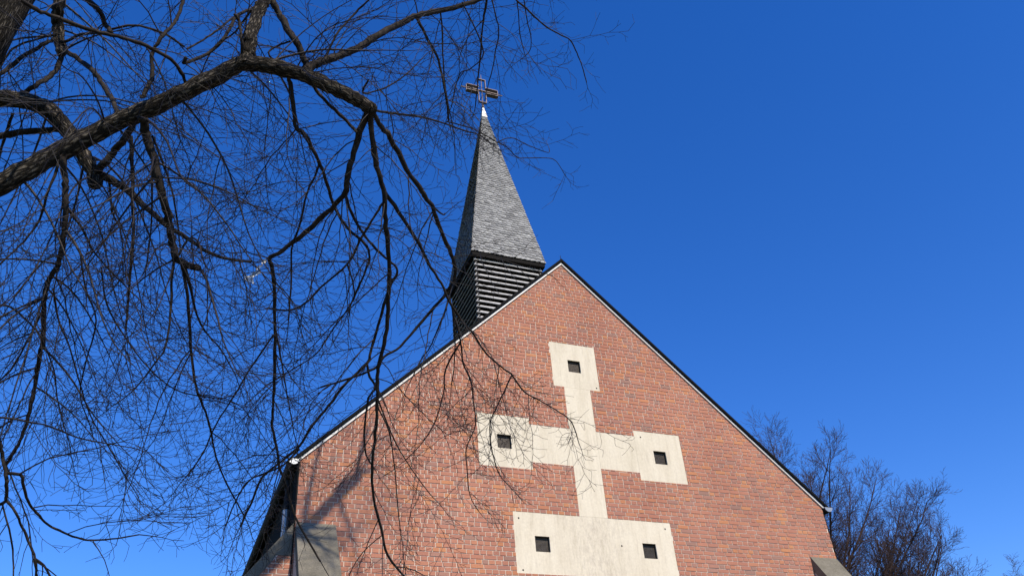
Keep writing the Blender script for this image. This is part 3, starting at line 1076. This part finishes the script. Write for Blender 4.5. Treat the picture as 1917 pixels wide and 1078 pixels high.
# the trunk stands left of the picture; its upper part shows in the corner
low = at(-330, 545, 6.9)
base = Vector((low.x - .75, low.y + .25, 0))
up1, up2, up3 = at(-90, 160, 7.2), at(-26, 60, 7.3), at(32, -30, 7.5)
tp = [base + Vector((0, 0, -.2)), base + Vector((.02, 0, .6)), base + Vector((.1, .0, 2.2)), base.lerp(up1, .55), at(-150, 330, 7.15), up1, up2, up3, up3 + (up3 - up2) * 2.0 + Vector((.1, .0, .3))]
tq = catmull(tp, 8)
tr_ = [.52, .40, .36, .33, .29, .225, .205, .18, .13]
trr = []
for i in range(len(tr_) - 1):
    trr += [tr_[i] + (tr_[i + 1] - tr_[i]) * j / 8 for j in range(8)]
trr.append(tr_[-1])
tb = Tubes()
tb.add(tq, trr, 28, wob=.035, rng=TREE)
tree.location = (base.x, base.y, 0)
tree_loc = Vector((base.x, base.y, 0))
tag(tree, 'large bare tree with thick ridged limb and drooping twigs, left in front of church', 'tree')

def place(o):
    """geometry was made in world space; keep it there under the tree's Empty"""
    o.parent = tree
    o.matrix_parent_inverse = Matrix.Translation(-tree_loc)
    return o

place(tb.build('trunk', M['bark']))

for (nm, Q, RR, den, ls) in TRACED:
    t = Tubes()
    big = RR[0] > .035
    t.add(Q, RR, 20 if RR[0] > .06 else (12 if big else 7), wob=.06 if big else .10, rng=TREE)
    place(t.build(nm, M['bark'] if RR[0] > .045 else M['branch']))

# side shoots
def shoots(Q, RR, den, ls, rng, t_from=.05):
    sl = seg_len(Q)
    tot = sum(sl)
    n = int(tot * den * rng.uniform(.9, 1.1) + .5)
    cum = np.concatenate([[0], np.cumsum(sl)])
    for _ in range(n):
        s_ = rng.uniform(t_from, 1.0) * tot
        i = min(max(int(np.searchsorted(cum, s_)) - 1, 0), len(Q) - 2)
        u = (s_ - cum[i]) / max(sl[i], 1e-6)
        p = Q[i].lerp(Q[i + 1], min(max(u, 0), 1))
        ax = (Q[i + 1] - Q[i]).normalized()
        r = RR[i]
        pr = rvec(rng)
        pr = (pr - ax * pr.dot(ax)).normalized()
        d = (pr * rng.uniform(.7, 1.0) + ax * rng.uniform(.25, .9)).normalized()
        Ln = ls * rng.choice((.25, .45, .6, .9, 1.2, 1.6)) * rng.uniform(.8, 1.2)
        rr = min(r * .55, .0070) * (.45 + .55 * min(Ln, 1))
        spray(twigs, rng, p + pr * r * .6, d, Ln, max(rr, .0024), 0, rng.uniform(.5, 1.2))
    # the tip runs out into a spray
    if RR[-1] < .02:
        d = (Q[-1] - Q[-3]).normalized()
        spray(twigs, rng, Q[-1], d, .5 * ls, min(RR[-1], .005), 0, .5)

for (nm, Q, RR, den, ls) in TRACED:
    shoots(Q, RR, den * (.74 if Q[0].x < -6.9 else .88), ls, TREE)

# long pendulous stems between the measured ones
def hanger(p, d, Ln, r0, rng, den):
    n = max(5, int(Ln / .12))
    pts, rads = [p.copy()], [r0]
    out = Vector((d.x, d.y, 0))
    d = d.normalized()
    for i in range(n):
        t = (i + 1) / n
        tgt = -UP if t < .6 else (out * .9 - UP * .1)
        d = (d + tgt * .13 + rvec(rng) * .06).normalized()
        pts.append(pts[-1] + d * Ln / n)
        rads.append(r0 * (1 - .72 * t))
    twigs.add(pts, rads, 5)
    shoots(pts, rads, den, .8, rng, .12)

rng = random.Random(99)
limbs = [x for x in TRACED if x[0] == 'limb']
def hang_from(k, n, t0, t1, L0, L1, den=4):
    nm, Q, RR, _, _ = limbs[k]
    for _ in range(n):
        i = min(int((t0 + (t1 - t0) * rng.random()) * (len(Q) - 1)), len(Q) - 2)
        ax = (Q[i + 1] - Q[i]).normalized()
        pr = rvec(rng)
        pr = (pr - ax * pr.dot(ax)).normalized()
        d = pr + ax * rng.uniform(0, .8)
        hanger(Q[i] + pr * RR[i] * .5, d, rng.uniform(L0, L1), rng.uniform(.007, .013), rng, den)
hang_from(0, 13, .2, .66, 1.2, 2.6)
hang_from(1, 12, .3, 1.0, 1.3, 2.8)
hang_from(3, 11, .2, 1.0, 1.2, 2.3)
hang_from(4, 12, .2, .8, 1.0, 2.2)
hang_from(5, 9, .1, 1.0, .9, 1.8)

# the high crown above the picture: it shades the church's left corner
crown = Tubes()
def crown_limb(P, r0, r1):
    Q = catmull([Vector(p) for p in P], 5)
    n = len(Q)
    RR = [r0 + (r1 - r0) * i / (n - 1) for i in range(n)]
    t = Tubes()
    t.add(Q, RR, 12, wob=.05, rng=TREE)
    place(t.build('limb', M['bark']))
    return Q, RR
top = tp[-1]
V3 = Vector
high = [
    ([top, V3((-8.3, -8.25, top.z + .5)), V3((-6.7, -8.1, 11.75)), V3((-4.72, -8, 13.37)), V3((-3.75, -8, 14.53)), V3((-3.3, -8, 15.05))], .13, .085),
    ([V3((-3.3, -8, 15.05)), V3((-3.1, -8.3, 15.6)), V3((-2.8, -8.6, 16.2))], .045, .012),
    ([V3((-3.35, -8, 15.0)), V3((-3.3, -7.5, 15.3)), V3((-3.2, -7.1, 15.5))], .05, .012),
    ([V3((-5.7, -8.05, 12.55)), V3((-4.9, -7.6, 12.9)), V3((-4.2, -7.3, 13.5)), V3((-3.6, -7.2, 14.4))], .06, .02),
    ([V3((-4.45, -8, 13.7)), V3((-4.0, -8.3, 13.9)), V3((-3.55, -8.5, 14.1)), V3((-3.3, -8.6, 14.5))], .045, .015),
    ([V3((-4.2, -8, 13.95)), V3((-4.15, -7.8, 14.6)), V3((-4.0, -7.6, 15.4)), V3((-3.6, -7.5, 16.2))], .045, .015),
    ([top, top + V3((-.3, -.3, 1.8)), top + V3((-.6, .4, 3.6)), top + V3((-.4, .6, 5.6))], .11, .04),
]
_hr = random.Random(77)
for _ in range(13):
    u = _hr.uniform(0, 1)
    a = V3((-5.3, -8.02, 12.9)).lerp(V3((-3.5, -8, 14.85)), u)
    dv = V3((_hr.uniform(-.5, 1), _hr.uniform(-1, 1), _hr.uniform(-.9, .6))).normalized()
    Lh = _hr.uniform(.7, 1.5)
    high.append(([a, a + dv * Lh * .4 + V3((0, 0, .06)), a + dv * Lh * .75, a + dv * Lh - V3((0, 0, .15))], _hr.uniform(.035, .06), .012))
for P, r0, r1 in high:
    Q, RR = crown_limb(P, r0, r1)
    shoots(Q, RR, 4, 1.0, TREE, .35)

tw = place(twigs.build('twigs', M['twig']))
tw['kind'] = 'stuff'

# ------------------------------------------------------------------ bare trees behind the church
def far_tree(x, y, h, spread, seed, label, trunk_r=.28, nl=16):
    rng = random.Random(seed)
    root = empty('bare_tree', (x, y, 0))
    tag(root, label, 'tree', 'bare trees behind the church')
    tr, cw = Tubes(), Tubes()
    n = 12
    pts, rads = [], []
    d = UP.copy()
    p = Vector((0, 0, -.1))
    th_ = h * .72
    for i in range(n + 1):
        t = i / n
        pts.append(p.copy())
        rads.append(trunk_r * (1 - .80 * t) * (1.35 if i == 0 else 1))
        d = (d + rvec(rng) * .08 + UP * .05).normalized()
        p = p + d * (th_ / n)
    tr.add(pts, rads, 10)

    def br(p, d, Ln, r, lv):
        m_ = max(4, int(Ln / (.42, .26, .17, .10)[lv]))
        q = [p.copy()]
        rr = [r]
        d = d.normalized()
        for i in range(m_):
            t = (i + 1) / m_
            d = (d + UP * (.03, .05, .05, .03)[lv] + rvec(rng) * (.06, .08, .09, .10)[lv]).normalized()
            q.append(q[-1] + d * Ln / m_)
            rr.append(max(r * (1 - .85 * t), .0048))
            if lv < 3 and t > (.22, .15, .15)[lv]:
                for _ in range(1 + (1 if rng.random() < (.55, .6, .6)[lv] else 0)):
                    pr = rvec(rng)
                    pr = (pr - d * pr.dot(d)).normalized()
                    cd_ = d * rng.uniform(.7, 1.1) + pr * .7
                    cl = (rng.uniform(1.1, 2.0), rng.uniform(.5, 1.1), rng.uniform(.18, .45))[lv] * (1.1 - .55 * t)
                    br(q[-1], cd_, cl, max(rr[-1] * .6, .0055), lv + 1)
        cw.add(q, rr, (6, 4, 3, 3)[lv])
    for k in range(nl):
        u = (k + .5) / nl                      # spread the limb tips evenly over a dome
        az = k * 2.39996 + rng.uniform(-.25, .25)
        el = math.asin(min(1, .12 + .88 * u))
        tip = Vector((math.cos(az) * math.cos(el) * spread, math.sin(az) * math.cos(el) * spread, h * .52 + math.sin(el) * h * .47))
        s0 = .42 + .55 * u
        a = pts[min(int(s0 * n), n)]
        v = tip - a
        br(a, v + UP * -.12 * v.length, v.length * rng.uniform(.86, 1.0), trunk_r * .42 * (1 - .4 * u), 0)
    tr.build('trunk', M['far_bark'], root)
    cw.build('crown', M['far_twig'], root)

def far_at(px, py, depth, spread, seed, label, nl=16, tr=.28):
    p = at(px, py, depth)
    far_tree(p.x, p.y, p.z, spread, seed, label, tr, nl)
far_at(1440, 812, 42, 7.2, 3, 'tallest bare tree rising above the right roof slope', 26)
far_at(1528, 890, 43, 6.2, 8, 'bare rounded tree just right of the right gutter', 26)
far_at(1598, 972, 41, 4.9, 14, 'middle bare tree between the gutter and open sky', 22)
far_at(1670, 1055, 42, 3.6, 17, 'lowest of the bare trees right of the gable, at the lower frame edge', 18)
far_at(1930, 1062, 44, 3.4, 21, 'lone bare treetop in the lower right corner', 16)

# ------------------------------------------------------------------ torn white film caught among the twigs
fm = MB()
fr = random.Random(31)
def scrap(c, ax, bx, nu, nv):
    grid = []
    for i in range(nu + 1):
        row = []
        for j in range(nv + 1):
            u, v = i / nu - .5, j / nv - .5
            edge = .0 if 0 < i < nu and 0 < j < nv else 1.0
            p = c + ax * u + bx * v + CD * fr.uniform(-.02, .02) + (ax * fr.uniform(-.08, .08) + bx * fr.uniform(-.1, .1)) * edge
            row.append(p)
        grid.append(row)
    for i in range(nu):
        for j in range(nv):
            fm.poly([grid[i][j], grid[i + 1][j], grid[i + 1][j + 1], grid[i][j + 1]])
px_ = 8.2 / FPX
_n = (SDIR - CD * .5).normalized()
FB = _n.cross(CR).normalized()
FB = FB / FB.dot(CU)
scrap(at(466, 522, 8.2), (CR * 20 - FB * 7) * px_, (CR * 4 - FB * 10) * px_, 5, 3)
scrap(at(478, 512, 8.2), (CR * 14 + FB * 9) * px_, (CR * 4 - FB * 9) * px_, 4, 3)
scrap(at(487, 499, 8.2), (CR * 9 + FB * 9) * px_, (CR * 3 - FB * 4) * px_, 4, 2)
scrap(at(495, 489, 8.2), (CR * 8 + FB * 6) * px_, (CR * 5 - FB * 7) * px_, 3, 3)
fo = fm.build('torn_sheet', M['film'])
sd = fo.modifiers.new('thick', 'SOLIDIFY')
sd.thickness = .002
tag(fo, 'small torn white scrap caught in the twigs below the limb', 'litter')
